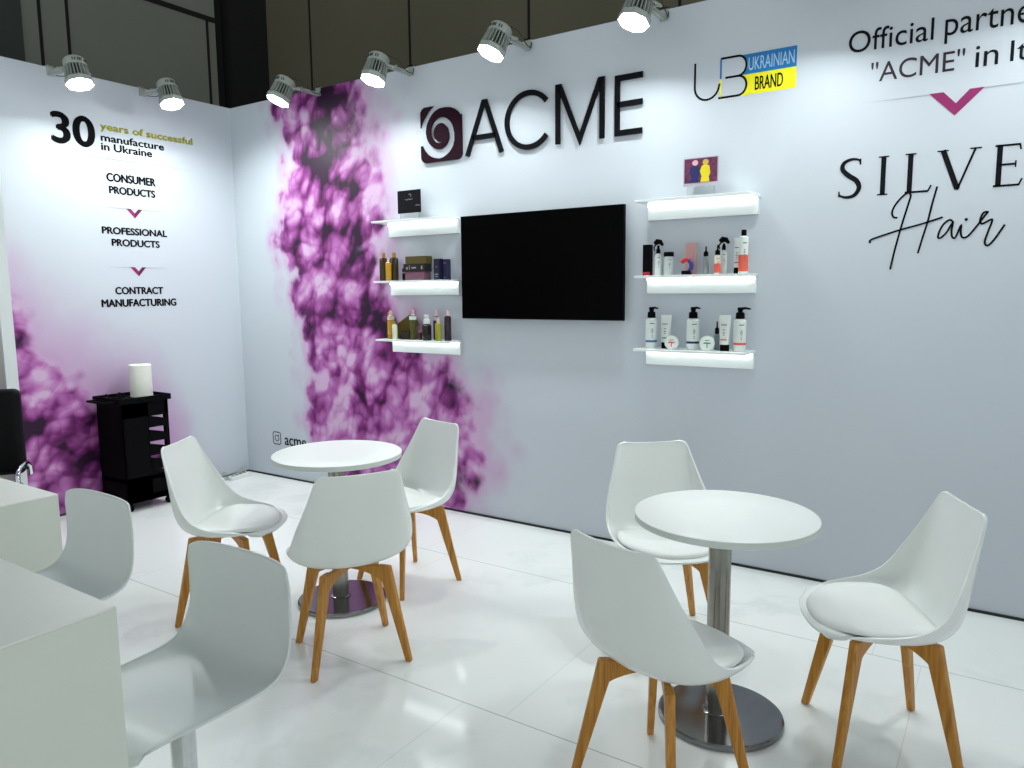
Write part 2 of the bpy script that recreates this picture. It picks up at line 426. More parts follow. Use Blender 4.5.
# emblem: rounded plum square cut by a spiral of wall showing through
SPR = [(84, .175, .040), (90, .172, .036), (135, .152, .040), (180, .146, .050), (225, .140, .062), (270, .132, .058), (315, .112, .054), (360, .086, .046), (405, .078, .042), (450, .079, .038), (495, .074, .033), (540, .071, .025), (585, .066, .016), (630, .060, .007), (655, .057, 0)]
def in_emblem(x, z):
    a, b, r = .172, .178, .045
    dx, dz = max(abs(x-.003)-(a-r), 0), max(abs(z+.004)-(b-r), 0)
    if math.hypot(dx, dz) > r: return False
    rr = math.hypot(x, z); th = math.degrees(math.atan2(z, x)) % 360
    for (t0, r0), (t1, r1) in (((10, .30), (30, .186)), ((30, .186), (45, .180)), ((45, .180), (70, .162)), ((70, .162), (84, .153))):
        if t0 <= th < t1 and rr > r0+(r1-r0)*(th-t0)/(t1-t0): return False
    for q in (th, th+360):
        for (t0, r0, w0), (t1, r1, w1) in zip(SPR[:-1], SPR[1:]):
            if t0 <= q < t1:
                u = (q-t0)/(t1-t0); m_, w_ = r0+(r1-r0)*u, w0+(w1-w0)*u
                if abs(rr-m_) < w_/2: return False
                if q < 203 and q > 165 and m_ < rr < m_+.06: return False
    return True
ex, ez = 2.178, 2.533
em = MB(); NG = 130; cell = .37/NG; inside = {}
for i in range(NG):
    for j in range(NG): inside[i, j] = in_emblem(-.185+(i+.5)*cell, -.185+(j+.5)*cell)
vid = {}
def ev(i, j, k):
    if (i, j, k) not in vid:
        vid[i, j, k] = len(em.v); em.v.append((ex-2.18-.185+i*cell, -.004-.010*k, ez-2.36-.185+j*cell))
    return vid[i, j, k]
for (i, j), on in inside.items():
    if not on: continue
    for k in (0, 1): em.f.append((ev(i, j, k), ev(i+1, j, k), ev(i+1, j+1, k), ev(i, j+1, k)))
    for (di, dj, p, q) in ((-1, 0, (i, j), (i, j+1)), (1, 0, (i+1, j), (i+1, j+1)), (0, -1, (i, j), (i+1, j)), (0, 1, (i, j+1), (i+1, j+1))):
        if not inside.get((i+di, j+dj)): em.f.append((ev(*p, 0), ev(*q, 0), ev(*q, 1), ev(*p, 1)))
em.build('emblem', MT['plum'], sg)

# --- UB emblem and flag
ub = thing('national_brand_mark', 'thin line UB monogram with blue and yellow UKRAINIAN BRAND flag printed on the back wall', 'logo', (3.88, -.001, 2.48))
ox, oz = 3.88, 2.48
k = .011
SR([[(3.883, 2.681), (3.883, 2.56)]+arc(3.948, 2.556, .065, .068, 180, 340, 20)+[(4.016, 2.56)]], 'line_letter', MT['ink'], ub, k, .001)
SR([[(4.020, 2.681), (4.110, 2.681)]+arc(4.110, 2.632, .042, .049, 90, -90, 14)+[(4.045, 2.583)], [(4.10, 2.583)]+arc(4.112, 2.535, .042, .048, 90, -90, 14)+[(4.010, 2.487)]], 'line_letter', MT['ink'], ub, k, .001)
SR([[(4.021, 2.681), (4.021, 2.580)]], 'stem', MT['blue'], ub, .009, .001)
SR([[(4.021, 2.580), (4.021, 2.487)]], 'stem', MT['yellow'], ub, .009, .001)
def clipflag(z0, z1, bow):
    pts = [(4.397, z0), (4.397, z1)]
    for i in range(9):
        z = z1+(z0-z1)*i/8; a = (z-bow)/.049
        pts.append((4.112+.047*math.sqrt(max(0, 1-a*a))+.001, z))
    return [(a-ox, b-oz) for a, b in pts]
MB().prism(clipflag(2.583, 2.681, 2.632), 0, -.0008).build('flag_band', MT['blue'], ub)
MB().prism(clipflag(2.483, 2.583, 2.535), 0, -.0008).build('flag_band', MT['yellow'], ub)
text_mesh('UKRAINIAN', 4.163-ox, 4.386-ox, 2.600-oz, 2.663-oz, 'word', plain('pale_blue_print', srgb(170, 205, 225), .5), ub, bold=.0, y=-.001)
text_mesh('BRAND', 4.198-ox, 4.334-ox, 2.501-oz, 2.565-oz, 'word', MT['ink'], ub, bold=.006, y=-.001)

# --- partner lettering
pl = thing('partner_lettering', 'printed words Official partner ACME in Italy in thin dark letters high on the back wall', 'lettering', (4.63, -.001, 2.45))
ox, oz = 4.63, 2.45
text_mesh('Official', 4.631-ox, 4.982-ox, 2.598-oz, 2.695-oz, 'word', MT['ink'], pl)
text_mesh('partner', 5.025-ox, 5.395-ox, 2.572-oz, 2.688-oz, 'word', MT['ink'], pl)
text_mesh('"ACME"', 4.733-ox, 5.108-ox, 2.452-oz, 2.541-oz, 'word', MT['violet_ink'], pl)
text_mesh('in', 5.148-ox, 5.232-ox, 2.453-oz, 2.541-oz, 'word', MT['ink'], pl)
text_mesh('Italy', 5.275-ox, 5.48-ox, 2.428-oz, 2.541-oz, 'word', MT['ink'], pl)
ch = thing('chevron_mark', 'large magenta chevron printed under the partner words on the back wall', 'chevron', (5.08, -.001, 2.26))
cpts = [(-.102, .106), (-.046, .106), (.004, .052), (.055, .106), (.110, .106), (.002, -.001)]
MB().prism(cpts[:3]+[cpts[5]], 0, -.001).build('left_arm', MT['magenta'], ch)
MB().prism([cpts[2], cpts[3], cpts[4], cpts[5]], 0, -.001).build('right_arm', MT['magenta'], ch)
MB().prism([(-.38, .105), (-.10, .098), (-.046, .106)], .0002, -.0004).prism([(.055, .106), (.11, .098), (.40, .105)], .0002, -.0004).build('rule', MT['greyprint'], ch)

# --- SILVER lettering with serifs
sv = thing('silver_lettering', 'large black serif capitals spelling SILVER printed on the back wall', 'lettering', (4.61, -.001, 1.93))
ox, oz = 4.61, 1.935
T, B_ = 2.113, 1.935
def glyph(parts):
    mb = MB()
    for pts, wdt in parts: mb.ribbon([(a-ox, b-oz+.005) for a, b in pts], wdt, .001)
    mb.build('letter', MT['ink'], sv)
def serif(x, z, h=.022): return ([(x-h, z), (x+h, z)], .006)
S = crom([(4.706, 2.088), (4.700, 2.106), (4.668, 2.112), (4.634, 2.098), (4.628, 2.068), (4.655, 2.038), (4.692, 2.010), (4.704, 1.976), (4.685, 1.944), (4.650, 1.936), (4.620, 1.946), (4.616, 1.962)], 40)
glyph([(S, [.006+.017*math.sin(PI*i/39)**1.5 for i in range(40)]), ([(4.616, 1.940), (4.616, 1.966)], .006), ([(4.706, 2.084), (4.706, 2.112)], .006)])
glyph([([(4.806, B_), (4.806, T)], .021), serif(4.806, B_+.003), serif(4.806, T-.003)])
glyph([([(4.918, B_), (4.918, T)], .021), serif(4.918, T-.003), ([(4.900, B_+.004), (4.995, B_+.004)], .009), ([(4.992, B_), (5.006, B_+.030)], .007)])
glyph([([(5.046, T), (5.109, B_+.004)], .022), ([(5.109, B_), (5.172, T)], .009), serif(5.046, T-.003), serif(5.172, T-.003)])
glyph([([(5.262, B_), (5.262, T)], .021), ([(5.244, T-.004), (5.335, T-.004)], .009), ([(5.332, T), (5.338, T-.026)], .007), ([(5.262, 2.028), (5.322, 2.028)], .009), ([(5.322, 2.042), (5.322, 2.014)], .006), ([(5.244, B_+.004), (5.338, B_+.004)], .009), ([(5.336, B_), (5.348, B_+.030)], .007)])
glyph([([(5.405, B_), (5.405, T)], .021), serif(5.405, B_+.003), ([(5.388, T-.004), (5.43, T-.004)]+arc(5.435, 2.067, .036, .042, 90, -90, 12)+[(5.405, 2.025)], .012), ([(5.430, 2.025), (5.488, B_)], .020)])
# --- Hair script
hr = thing('hair_lettering', 'thin black handwritten word Hair printed on the back wall', 'lettering', (4.76, -.0016, 1.58))
ox, oz = 4.76, 1.58
def script(pts, n=40, wdt=.0085):
    mb = MB(); p = crom(pts, n); mb.ribbon([(a-ox, b-oz) for a, b in p], wdt, .0008); mb.build('stroke', MT['ink'], hr)
script([(4.876, 1.826), (4.860, 1.830), (4.852, 1.850), (4.861, 1.880), (4.886, 1.915), (4.912, 1.936), (4.926, 1.925), (4.918, 1.885), (4.895, 1.790), (4.872, 1.68), (4.856, 1.588)])
script([(5.031, 1.956), (5.015, 1.880), (5.001, 1.801), (4.984, 1.73), (4.968, 1.659)], 16)
script([(4.768, 1.716), (4.762, 1.722), (4.772, 1.732), (4.83, 1.752), (4.890, 1.770), (4.98, 1.793), (5.060, 1.818)], 30)
script([(5.104, 1.790), (5.090, 1.804), (5.068, 1.790), (5.052, 1.760), (5.046, 1.730), (5.056, 1.726), (5.078, 1.748), (5.100, 1.790), (5.098, 1.755), (5.102, 1.728), (5.115, 1.726), (5.133, 1.776), (5.134, 1.745), (5.142, 1.724), (5.162, 1.728), (5.190, 1.765), (5.222, 1.815), (5.232, 1.830), (5.215, 1.826), (5.205, 1.795), (5.215, 1.780), (5.250, 1.796), (5.238, 1.745), (5.228, 1.700), (5.240, 1.684), (5.262, 1.708), (5.298, 1.772)], 130)
MB().prism([(5.152-ox+.007*math.cos(a*PI/5), 1.802-oz+.007*math.sin(a*PI/5)) for a in range(10)], 0, -.0008).build('dot', MT['ink'], hr)

# --- handle near the floor
ig = thing('account_lettering', 'small camera glyph and the word acme printed low on the back wall near the corner', 'lettering', (.338, -.001, .27))
mb = MB()
rs = []
for cx_, cz_, a0 in ((.075, .025, -90), (.075, .085, 0), (.022, .085, 90), (.022, .025, 180)): rs += arc(cx_, cz_, .020, .020, a0, a0+90, 5)
mb.ribbon(rs, .008, .001, closed=True); mb.ribbon(arc(.0485, .055, .023, .023, 0, 345, 20), .007, .001, closed=True)
mb.prism([(.072+.005*math.cos(a*PI/4), .082+.005*math.sin(a*PI/4)) for a in range(8)], 0, -.001)
mb.build('camera_glyph', MT['violet_ink'], ig)
text_mesh('acme', .145, .40, .008, .070, 'word', MT['ink'], ig, bold=.01)

# --- left wall print
def lw(name, label, cat, y, z):
    o = thing(name, label, cat, (.001, y, z)); wallframe(o, 'left'); return o
yr = lw('anniversary_lettering', 'large 30 with words years of successful manufacture in Ukraine at top of the left wall', 'lettering', -1.39, 2.45)
L0, Z0 = -1.39, 2.45
def LT(o, body, y0, y1, z0, z1, mat, bold=.02): text_mesh(body, y0-L0, y1-L0, z0-Z0, z1-Z0, 'word', mat, o, bold=bold)
LT(yr, '30', -1.383, -1.110, 2.512, 2.708, MT['ink'], .022)
LT(yr, 'years of successful', -1.062, -.358, 2.630, 2.693, MT['olive_ink'], .025)
LT(yr, 'manufacture', -1.062, -.597, 2.568, 2.617, MT['ink'], .025)
LT(yr, 'in Ukraine', -1.064, -.695, 2.506, 2.556, MT['ink'], .025)
MB().prism([(-.0, 0.004), (.45, -.004), (1.05, .0), (.45, .005)], 0, -.0006).build('rule', MT['greyprint'], yr)
def two_lines(name, label, rows):
    global L0, Z0
    Z0 = rows[-1][3]
    o = lw(name, label, 'lettering', L0, Z0)
    for body, a, b, c, d in rows: LT(o, body, a, b, c, d, MT['ink'], .03)
two_lines('consumer_lettering', 'bold black words CONSUMER PRODUCTS on the left wall, topmost of three pairs', [('CONSUMER', -1.042, -.683, 2.298, 2.353), ('PRODUCTS', -1.030, -.692, 2.214, 2.264)])
two_lines('professional_lettering', 'bold black words PROFESSIONAL PRODUCTS on the left wall, middle of three pairs', [('PROFESSIONAL', -1.102, -.617, 1.932, 1.979), ('PRODUCTS', -1.038, -.682, 1.849, 1.897)])
two_lines('contract_lettering', 'bold black words CONTRACT MANUFACTURING on the left wall, lowest of three pairs', [('CONTRACT', -1.038, -.678, 1.507, 1.557), ('MANUFACTURING', -1.142, -.577, 1.418, 1.470)])
for z, lab in ((2.052, 'small magenta chevron with thin rule under CONSUMER PRODUCTS on the left wall'), (1.636, 'small magenta chevron with thin rule under PROFESSIONAL PRODUCTS on the left wall')):
    c = lw('chevron_mark', lab, 'chevron', -.858, z)
    MB().prism([(-.060, .066), (-.026, .066), (.002, .036), (.001, 0)], 0, -.001).build('left_arm', MT['magenta'], c)
    MB().prism([(.002, .036), (.030, .066), (.060, .066), (.001, 0)], 0, -.001).build('right_arm', MT['magenta2'], c)
    MB().prism([(-.24, .064), (-.06, .059), (-.026, .066)], 0, -.0005).prism([(.03, .066), (.06, .059), (.24, .064)], 0, -.0005).build('rule', MT['greyprint'], c)

# ================================================================ TELEVISION
tv = thing('television', 'large flat black television on the back wall between the shelves', 'television', (2.943, -.001, 1.33))
hw, hh = .572, .650
fr = MB().prism([(-hw, 0), (hw, 0), (hw, hh), (-hw, hh)], -.045, -.072).build('bezel', MT['black'], tv, bevel=.003)
MB().box(-.42, .42, -.045, -.02, .10, hh-.10).build('back_cover', MT['black'], tv, bevel=.006)
MB().box(-.20, .20, -.02, -.002, .2, .45).build('wall_bracket', MT['black'], tv)
MB().box(-hw+.004, hw-.004, -.0735, -.072, .010, hh-.004).build('screen', MT['screen'], tv)

# ================================================================ SHELVES
def make_shelf():
    o = thing('wall_shelf', '', 'shelf', group='lit white wall shelves')
    MB().box(0, .61, -.192, 0, -.013, 0).build('board', MT['shelf'], o, bevel=.0015)
    MB().box(.004, .606, -.026, -.001, -.098, -.013).build('light_panel', MT['shelf'], o, bevel=.002)
    MB().box(.012, .598, -.040, -.026, -.024, -.0135).build('light_strip', MT['strip'], o)
    return o
SH = None
for x, z, lab in ((1.702, 1.980, 'lit white shelf left of television, topmost, holding only the black card'),
                  (1.706, 1.580, 'lit white shelf left of television, middle one with dark boxes'),
                  (1.708, 1.184, 'lit white shelf left of television, lowest one with oil bottles'),
                  (3.632, 1.980, 'lit white shelf right of television, topmost, under the photo card'),
                  (3.632, 1.580, 'lit white shelf right of television, middle one with spray bottles'),
                  (3.632, 1.184, 'lit white shelf right of television, lowest one with pump bottles')):
    SH = make_shelf() if SH is None else copy_tree(SH)
    SH.location = (x, 0, z); SH['label'] = lab

# --- cards standing on the top shelves
def card(name, label, x, wd, mat, extra):
    o = thing(name, label, 'card', (x, -.06, 1.981))
    MB().box(-wd/2+.02, wd/2-.02, -.0038, 0, 0, .19).build('clear_stand', MT['clear'], o)
    MB().box(-wd/2+.02, wd/2-.02, -.03, .03, 0, .004).build('foot', MT['clear'], o)
    extra(o, wd)
def black_card(o, wd):
    MB().box(-wd/2, wd/2, -.006, -.004, .050, .200).build('card', MT['sign'], o)
    m = plain('grey_card_print', (.12, .12, .13), .6, var=.3, vscale=120)
    for q in ([(-.035, .141), (-.02, .137), (0, .142), (.015, .137), (.03, .143)], arc(.008, .165, .010, .010, -60, 160, 8), [(.055, .096), (.075, .099), (.095, .095)]):
        MB().ribbon(q, .005, .001, y=-.006).build('small_print', m, o)
def photo_card(o, wd):
    MB().box(-wd/2-.002, wd/2+.002, -.006, -.004, .062, .206).build('card', plain('mauve_photo_border', (.42, .38, .44), .4), o)
    MB().box(-wd/2+.004, wd/2-.004, -.007, -.006, .078, .202).build('picture', plain('plum_photo_background', srgb(96, 40, 74), .4, var=.5, vscale=60), o)
    def fig(x, mat, head):
        body = [(-.026, 0), (-.020, .03), (-.030, .055), (-.020, .082), (.0, .090), (.020, .080), (.026, .045), (.018, .025), (.022, 0)]
        MB().prism([(x+a, .080+b) for a, b in body], -.007, -.0085).build('figure', mat, o)
        MB().prism([(x+.016*math.cos(k*PI/6), .180+.014*math.sin(k*PI/6)) for k in range(12)], -.007, -.0092).build('head', head, o)
    fig(-.030, plain('navy_print', srgb(30, 36, 92), .4), plain('pale_pink_print', srgb(214, 170, 180), .4))
    fig(.026, plain('mustard_print', srgb(214, 196, 30), .4), plain('tan_print', srgb(196, 160, 70), .4))
card('standing_card', 'square black card standing on the topmost shelf left of the television', 1.935, .205, None, black_card)
card('standing_card', 'photo card with blue and yellow figures standing on the topmost shelf right of the television', 3.948, .185, None, photo_card)

# ================================================================ PRODUCTS
pm = {}
def col(name, c, rough=.35, **kw):
    if name not in pm: pm[name] = plain(name, srgb(*c), rough, **kw)
    return pm[name]
WHT = col('white_bottle_plastic', (226, 232, 228)); BLK = MT['black']
def item(name, label, cat, x, d, z, rz=0): return thing(name, label, cat, (x, -d, z), rz)
def body_bottle(o, r, h, mat, neck=.35, shoulder=.02, flat=1):
    MB().lathe([(r*.9, 0), (r, .004), (r, h-shoulder), (r*.8, h-shoulder*.4), (r*neck, h)], 20, sy=flat).build('body', mat, o, smooth=True)
def band(o, r, z0, z1, mat, name='label_band', flat=1, a0=None):
    MB().lathe([(r+.0006, z0), (r+.0006, z1)], 20, sy=flat).build(name, mat, o, smooth=True)
def cap_cyl(o, r, z0, z1, mat, name='cap', r2=None):
    MB().lathe([(r, z0), (r, z0+(z1-z0)*.8), (r2 if r2 is not None else r*.9, z1)], 16).build(name, mat, o, smooth=True)
def print_marks(o, r, h, tone=(70, 80, 76)):
    m = col('faint_dark_print', tone)
    mb = MB()
    for z, wd in ((.80, .5), (.62, .18), (.56, .26), (.50, .14), (.42, .1), (.36, .1)):
        n = 6; a = [-PI/2+(-.5+i/n)*wd*1.6+.55 for i in range(n+1)]
        vs = []; fs = []
        for t in a: vs += [((r+.0008)*math.cos(t), (r+.0008)*math.sin(t), h*z), ((r+.0008)*math.cos(t), (r+.0008)*math.sin(t), h*z+h*.025)]
        for i in range(n): fs.append((2*i, 2*i+2, 2*i+3, 2*i+1))
        mb.add(vs, fs)
    mb.build('print', m, o)
def pump_bottle(x, d, z, r, h, H, label, bandcol, bandz, spout=.6, dark=False, bodycol=None, pumpcol=None):
    o = item('pump_bottle', label, 'bottle', x, d, z)
    r *= 1.14; body_bottle(o, r, h, bodycol or WHT, .45, .012)
    if bandcol: band(o, r, bandz*h, bandz*h+h*.07, bandcol)
    if not dark: print_marks(o, r, h)
    p = pumpcol or BLK
    mb = MB().lathe([(r*.72, h), (r*.68, h+(H-h)*.5), (r*.36, h+(H-h)*.6), (r*.34, h+(H-h)*.8)], 14)
    a = spout
    mb.tube([(0, 0, H-.008), (math.cos(a)*r*.8, math.sin(a)*r*.8, H-.004), (math.cos(a)*r*1.6, math.sin(a)*r*1.6, H-.009)], [.008, .006, .004], 8)
    mb.lathe([(.013, H-.020), (.015, H-.004), (.011, H)], 12)
    mb.build('pump', p, o, smooth=True)
def trigger_bottle(x, d, z, r, h, H, label):
    o = item('spray_bottle', label, 'bottle', x, d, z)
    body_bottle(o, r, h, WHT, .5, .02); print_marks(o, r, h, (20, 24, 22))
    mb = MB().lathe([(r*.6, h), (r*.55, h+.02), (r*.35, h+.028), (r*.35, H-.03)], 14)
    mb.tube([(-.020, 0, H-.020), (-.008, 0, H-.010), (.012, 0, H-.012), (.026, 0, H-.030)], [.012, .016, .013, .007], 8)
    mb.tube([(-.014, 0, H-.024), (-.026, 0, H-.040), (-.022, 0, H-.058)], [.004, .004, .003], 6)
    mb.build('trigger', BLK, o, smooth=True)
def cone_bottle(x, d, z, r, h, H, label, bodycol, lab=None):
    o = item('dropper_bottle', label, 'bottle', x, d, z)
    body_bottle(o, r, h, bodycol, .5, .008)
    if lab: band(o, r, h*.08, h*.55, lab)
    print_marks(o, r, h)
    MB().lathe([(r*.8, h), (r*.8, h+(H-h)*.4), (r*.3, h+(H-h)*.55), (r*.25, H)], 14).build('cap', BLK, o, smooth=True)
def tube_pack(x, d, z, wd, H, label, accent):
    o = item('cosmetic_tube', label, 'tube', x, d, z)
    n = 18; vs = []; fs = []; rows = 10
    for i in range(rows+1):
        t = i/rows; rx = wd/2*(.80+.20*t); ry = .019*(1-t)**.7+.0015
        for k in range(n): a = 2*PI*k/n; vs.append((rx*math.cos(a), ry*math.sin(a), .034+(H-.034)*t))
    for i in range(rows):
        for k in range(n): a, b = i*n+k, i*n+(k+1) % n; fs.append((a, b, b+n, a+n))
    fs += [tuple(range(n-1, -1, -1)), tuple(range(rows*n, rows*n+n))]
    MB().add(vs, fs).build('body', WHT, o, smooth=True)
    MB().lathe([(wd*.40, 0), (wd*.40, .034)], 18, sy=.55).build('cap', BLK, o, smooth=True)
    mb = MB()
    for zz, ww in ((.72, .5), (.58, .16), (.5, .2), (.44, .12)): mb.box(-wd*ww*.5, wd*ww*.5, -.0165, -.0155, H*zz, H*zz+.004)
    mb.build('print', col('faint_dark_print', (70, 80, 76)), o)
    MB().box(-wd*.25, wd*.25, -.0185, -.0170, H*.30, H*.335).build('accent', accent, o)
def round_jar(x, d, z, r, label, accent):
    o = item('round_jar', label, 'jar', x, d, z+r, rz=math.radians(18))
    rot = Matrix.Rotation(PI/2, 4, 'X')
    MB().lathe([(r*.94, -.022), (r, -.020), (r, .004), (r*.97, .008), (r*.90, .0085)], 28, mat=rot).build('jar_body', WHT, o, smooth=True)
    m = MB()
    m.ribbon([(-r*.45, -r*.02), (-r*.1, r*.10), (r*.1, -.0), (r*.45, r*.04)], .007, .001, y=-.0085)
    m.ribbon([(0, -r*.55), (0, r*.15)], .005, .001, y=-.0085).ribbon([(-r*.3, r*.4), (r*.3, r*.4)], .004, .001, y=-.0085)
    m.build('lid_print', accent, o)
def boxpack(name, label, x, d, z, w_, dep, h, mat, rz=0, tilt=0, accents=()):
    o = item(name, label, 'box', x, d, z, rz)
    if tilt: o.rotation_euler = (0, tilt, rz)
    MB().box(-w_/2, w_/2, -dep/2, dep/2, 0, h).build('carton', mat, o, bevel=.0015)
    for nm, x0, x1, z0, z1, m in accents:
        MB().box(x0*w_-w_/2, x1*w_-w_/2, -dep/2-.0008, -dep/2, z0*h, z1*h).build(nm, m, o)
    return o
def slim_bottle(x, d, z, r, H, label, bodycol, capcol, collar=None, lab=None):
    r *= 1.10
    o = item('oil_bottle', label, 'bottle', x, d, z)
    h = H*.80; body_bottle(o, r, h, bodycol, .4, .012)
    if lab: band(o, r, h*.2, h*.75, lab)
    if collar: MB().lathe([(r*1.02, h*.80), (r*1.02, h*.93), (r*.5, h*1.01)], 16).build('collar', collar, o, smooth=True)
    MB().lathe([(r*.46, h), (r*.46, H*.90), (r*.38, H*.96), (r*.28, H*.965)], 12).build('cap', capcol, o, smooth=True)

RED = col('red_label', (222, 92, 76)); NAVY = col('navy_label', (28, 44, 96)); BLUE = col('steel_blue_label', (50, 110, 150))
GREEN = col('green_label', (40, 140, 100)); GOLDCAP = col('gold_cap', (190, 140, 70)); PINKCAP = col('pale_pink_cap', (224, 178, 176))
# right, lowest shelf
z = 1.184
pump_bottle(3.699, .10, z, .027, .168, .226, 'white pump bottle with blue band, leftmost on the lowest right shelf', BLUE, .20, 1.2)
tube_pack(3.776, .08, z, .062, .183, 'white squeeze tube with black cap behind the red printed jar', GREEN)
round_jar(3.835, .145, z, .037, 'round white jar with red print propped on edge on the lowest right shelf', RED)
pump_bottle(3.936, .10, z, .029, .168, .227, 'white pump bottle with navy band between the two round jars', NAVY, .20, 1.2)
round_jar(4.030, .145, z, .039, 'round white jar with green print propped on edge on the lowest right shelf', GREEN)
cone_bottle(4.052, .055, z, .014, .085, .150, 'small bottle with black pointed cap behind the green printed jar', col('smoky_clear_plastic', (130, 146, 150)))
tube_pack(4.113, .115, z, .062, .186, 'white squeeze tube with red accent left of the red banded pump bottle', RED)
pump_bottle(4.186, .10, z, .028, .168, .226, 'white pump bottle with red band, rightmost on the lowest right shelf', RED, .20, .2)
# right, middle shelf
z = 1.580
boxpack('product_box', 'black carton with red foot, leftmost on the middle right shelf', 3.672, .10, z, .042, .04, .167, BLK, accents=(('red_foot', 0, 1, .02, .12, col('deep_red_print', (170, 20, 50))),))
trigger_bottle(3.733, .10, z, .020, .118, .191, 'white trigger spray bottle with black head beside the black and red carton')
o = item('product_tub', 'white tub with black lid on the middle right shelf', 'tub', 3.793, .10, z)
body_bottle(o, .026, .102, col('grey_white_tub', (190, 200, 200)), .95, .004)
print_marks(o, .026, .100, (40, 44, 44)); cap_cyl(o, .027, .100, .124, BLK, 'lid')
boxpack('product_box', 'pale rose carton standing on the middle right shelf', 3.903, .06, z, .050, .04, .169, col('rose_carton', (196, 150, 146)))
o = item('hair_clip', 'curved red and blue ring standing before the rose carton', 'ornament', 3.915, .14, z)
def arcpts(a0, a1): return [(p[0], 0, p[1]) for p in arc(-.008, .046, .028, .034, a0, a1, 8)]
MB().tube(arcpts(150, 60), .0115, 10).build('red_arc', col('bright_red', (200, 40, 50)), o, smooth=True)
MB().tube(arcpts(60, -50), .0115, 10).build('blue_arc', col('royal_blue', (36, 50, 120)), o, smooth=True)
MB().box(-.030, .018, -.014, .014, 0, .022).build('base', BLK, o, bevel=.003)
cone_bottle(3.998, .10, z, .0155, .095, .145, 'grey dropper bottle with black pointed cap on the middle right shelf', col('grey_bottle', (140, 150, 152)))
cone_bottle(4.070, .13, z, .0155, .098, .149, 'small bottle with orange red label in front of the trigger spray', col('cream_bottle', (206, 200, 186)), RED)
trigger_bottle(4.082, .07, z, .017, .125, .189, 'white trigger spray bottle behind the orange labelled dropper bottle')
tube_pack(4.148, .05, z, .040, .185, 'slim white tube left of the tall red labelled bottle', RED)
o = item('shampoo_bottle', 'tall white bottle with red label, rightmost on the middle right shelf', 'bottle', 4.193, .10, z)
body_bottle(o, .0235, .190, WHT, .6, .008); band(o, .0235, .012, .095, RED); print_marks(o, .0235, .19); cap_cyl(o, .013, .190, .221, BLK)
cap_cyl(item('small_cap', 'tiny black cap lying at the foot of the tall red labelled bottle', 'cap', 4.166, .15, z), .005, 0, .026, BLK)
# left, middle shelf
DKO = col('dark_olive_glass', (62, 50, 14), .2); AMB = col('amber_oil', (176, 130, 30), .2)
slim_bottle(1.700, .08, z, .026, .202, 'dark olive bottle with gold cap, leftmost on the middle left shelf', DKO, GOLDCAP)
slim_bottle(1.798, .08, z, .027, .200, 'dark olive bottle with gold cap, second on the middle left shelf', DKO, GOLDCAP)
slim_bottle(1.800, .14, z, .018, .162, 'amber oil bottle with pink cap between two dark olive bottles', AMB, PINKCAP)
boxpack('product_box', 'mauve carton at the bottom of the box stack on the middle left shelf', 2.026, .10, z, .165, .07, .056, col('mauve_carton', (110, 72, 88)))
sil = col('silver_print', (150, 146, 150))
boxpack('product_box', 'black carton with silver ornament in the middle of the box stack', 2.024, .10, z+.0565, .185, .075, .054, col('near_black_carton', (22, 14, 16)), accents=(('ornament', .40, .60, .40, .60, sil), ('ornament', .14, .22, .3, .6, sil), ('ornament', .84, .9, .3, .7, sil), ('ornament', .28, .31, .3, .8, sil)))
boxpack('product_box', 'olive gold carton on top of the box stack on the middle left shelf', 2.036, .10, z+.111, .175, .07, .048, col('olive_gold_carton', (88, 74, 22)))
boxpack('product_box', 'narrow black carton leaning at the left of the box stack', 1.911, .09, z, .026, .045, .084, BLK, accents=(('stripe', .1, .9, .6, .7, sil),))
boxpack('product_box', 'dark navy carton beside the box stack on the middle left shelf', 2.212, .11, z, .046, .045, .137, col('navy_carton', (24, 22, 48)), accents=(('print', .2, .8, .25, .29, sil), ('print', .3, .7, .15, .18, sil), ('print', .4, .6, .6, .63, sil)))
boxpack('product_box', 'second navy carton at the television end of the middle left shelf', 2.258, .08, z, .030, .045, .134, col('navy_purple_carton', (36, 32, 66)), accents=(('print', .3, .7, .1, .13, sil), ('print', .2, .8, .8, .83, sil)))
# left, lowest shelf
z = 1.184
slim_bottle(1.728, .07, z, .017, .190, 'olive glass bottle, leftmost on the lowest left shelf', DKO, GOLDCAP)
slim_bottle(1.790, .12, z, .021, .203, 'golden oil bottle with cream collar and pink cap on the lowest left shelf', AMB, PINKCAP, col('cream_collar', (214, 204, 180)), col('golden_label', (206, 150, 40)))
slim_bottle(1.852, .15, z, .016, .130, 'small white bottle with green cap on the lowest left shelf', col('off_white_bottle', (206, 214, 190)), col('green_cap', (110, 140, 50)))
b = boxpack('product_box', 'olive gold carton tilted on edge at the back of the lowest left shelf', 1.868, .045, z+.042, .215, .05, .085, col('olive_gold_carton', (88, 74, 22)), tilt=math.radians(-29))
boxpack('product_box', 'small dark brown carton below the tilted olive gold carton', 1.925, .11, z, .075, .04, .062, col('dark_brown_carton', (40, 28, 16)))
slim_bottle(1.972, .10, z, .022, .209, 'olive oil bottle with white collar and pink cap on the lowest left shelf', col('olive_glass', (80, 78, 26), .2), PINKCAP, WHT)
o = item('oil_jar', 'little dark jar between the collared bottle and the white pump bottle', 'jar', 2.043, .11, z)
body_bottle(o, .013, .050, col('brown_glass', (60, 44, 24), .2), .7, .006); cap_cyl(o, .010, .050, .066, GOLDCAP)
pump_bottle(2.118, .13, z, .027, .110, .169, 'dark bottle with white pump head on the lowest left shelf', None, 0, 2.6, dark=True, bodycol=col('black_brown_glass', (26, 20, 20), .2), pumpcol=WHT)
slim_bottle(2.150, .07, z, .018, .204, 'dark purple bottle with pink cap behind the green oil bottle', col('purple_glass', (62, 34, 70), .2), PINKCAP, col('pale_collar', (180, 170, 186)))
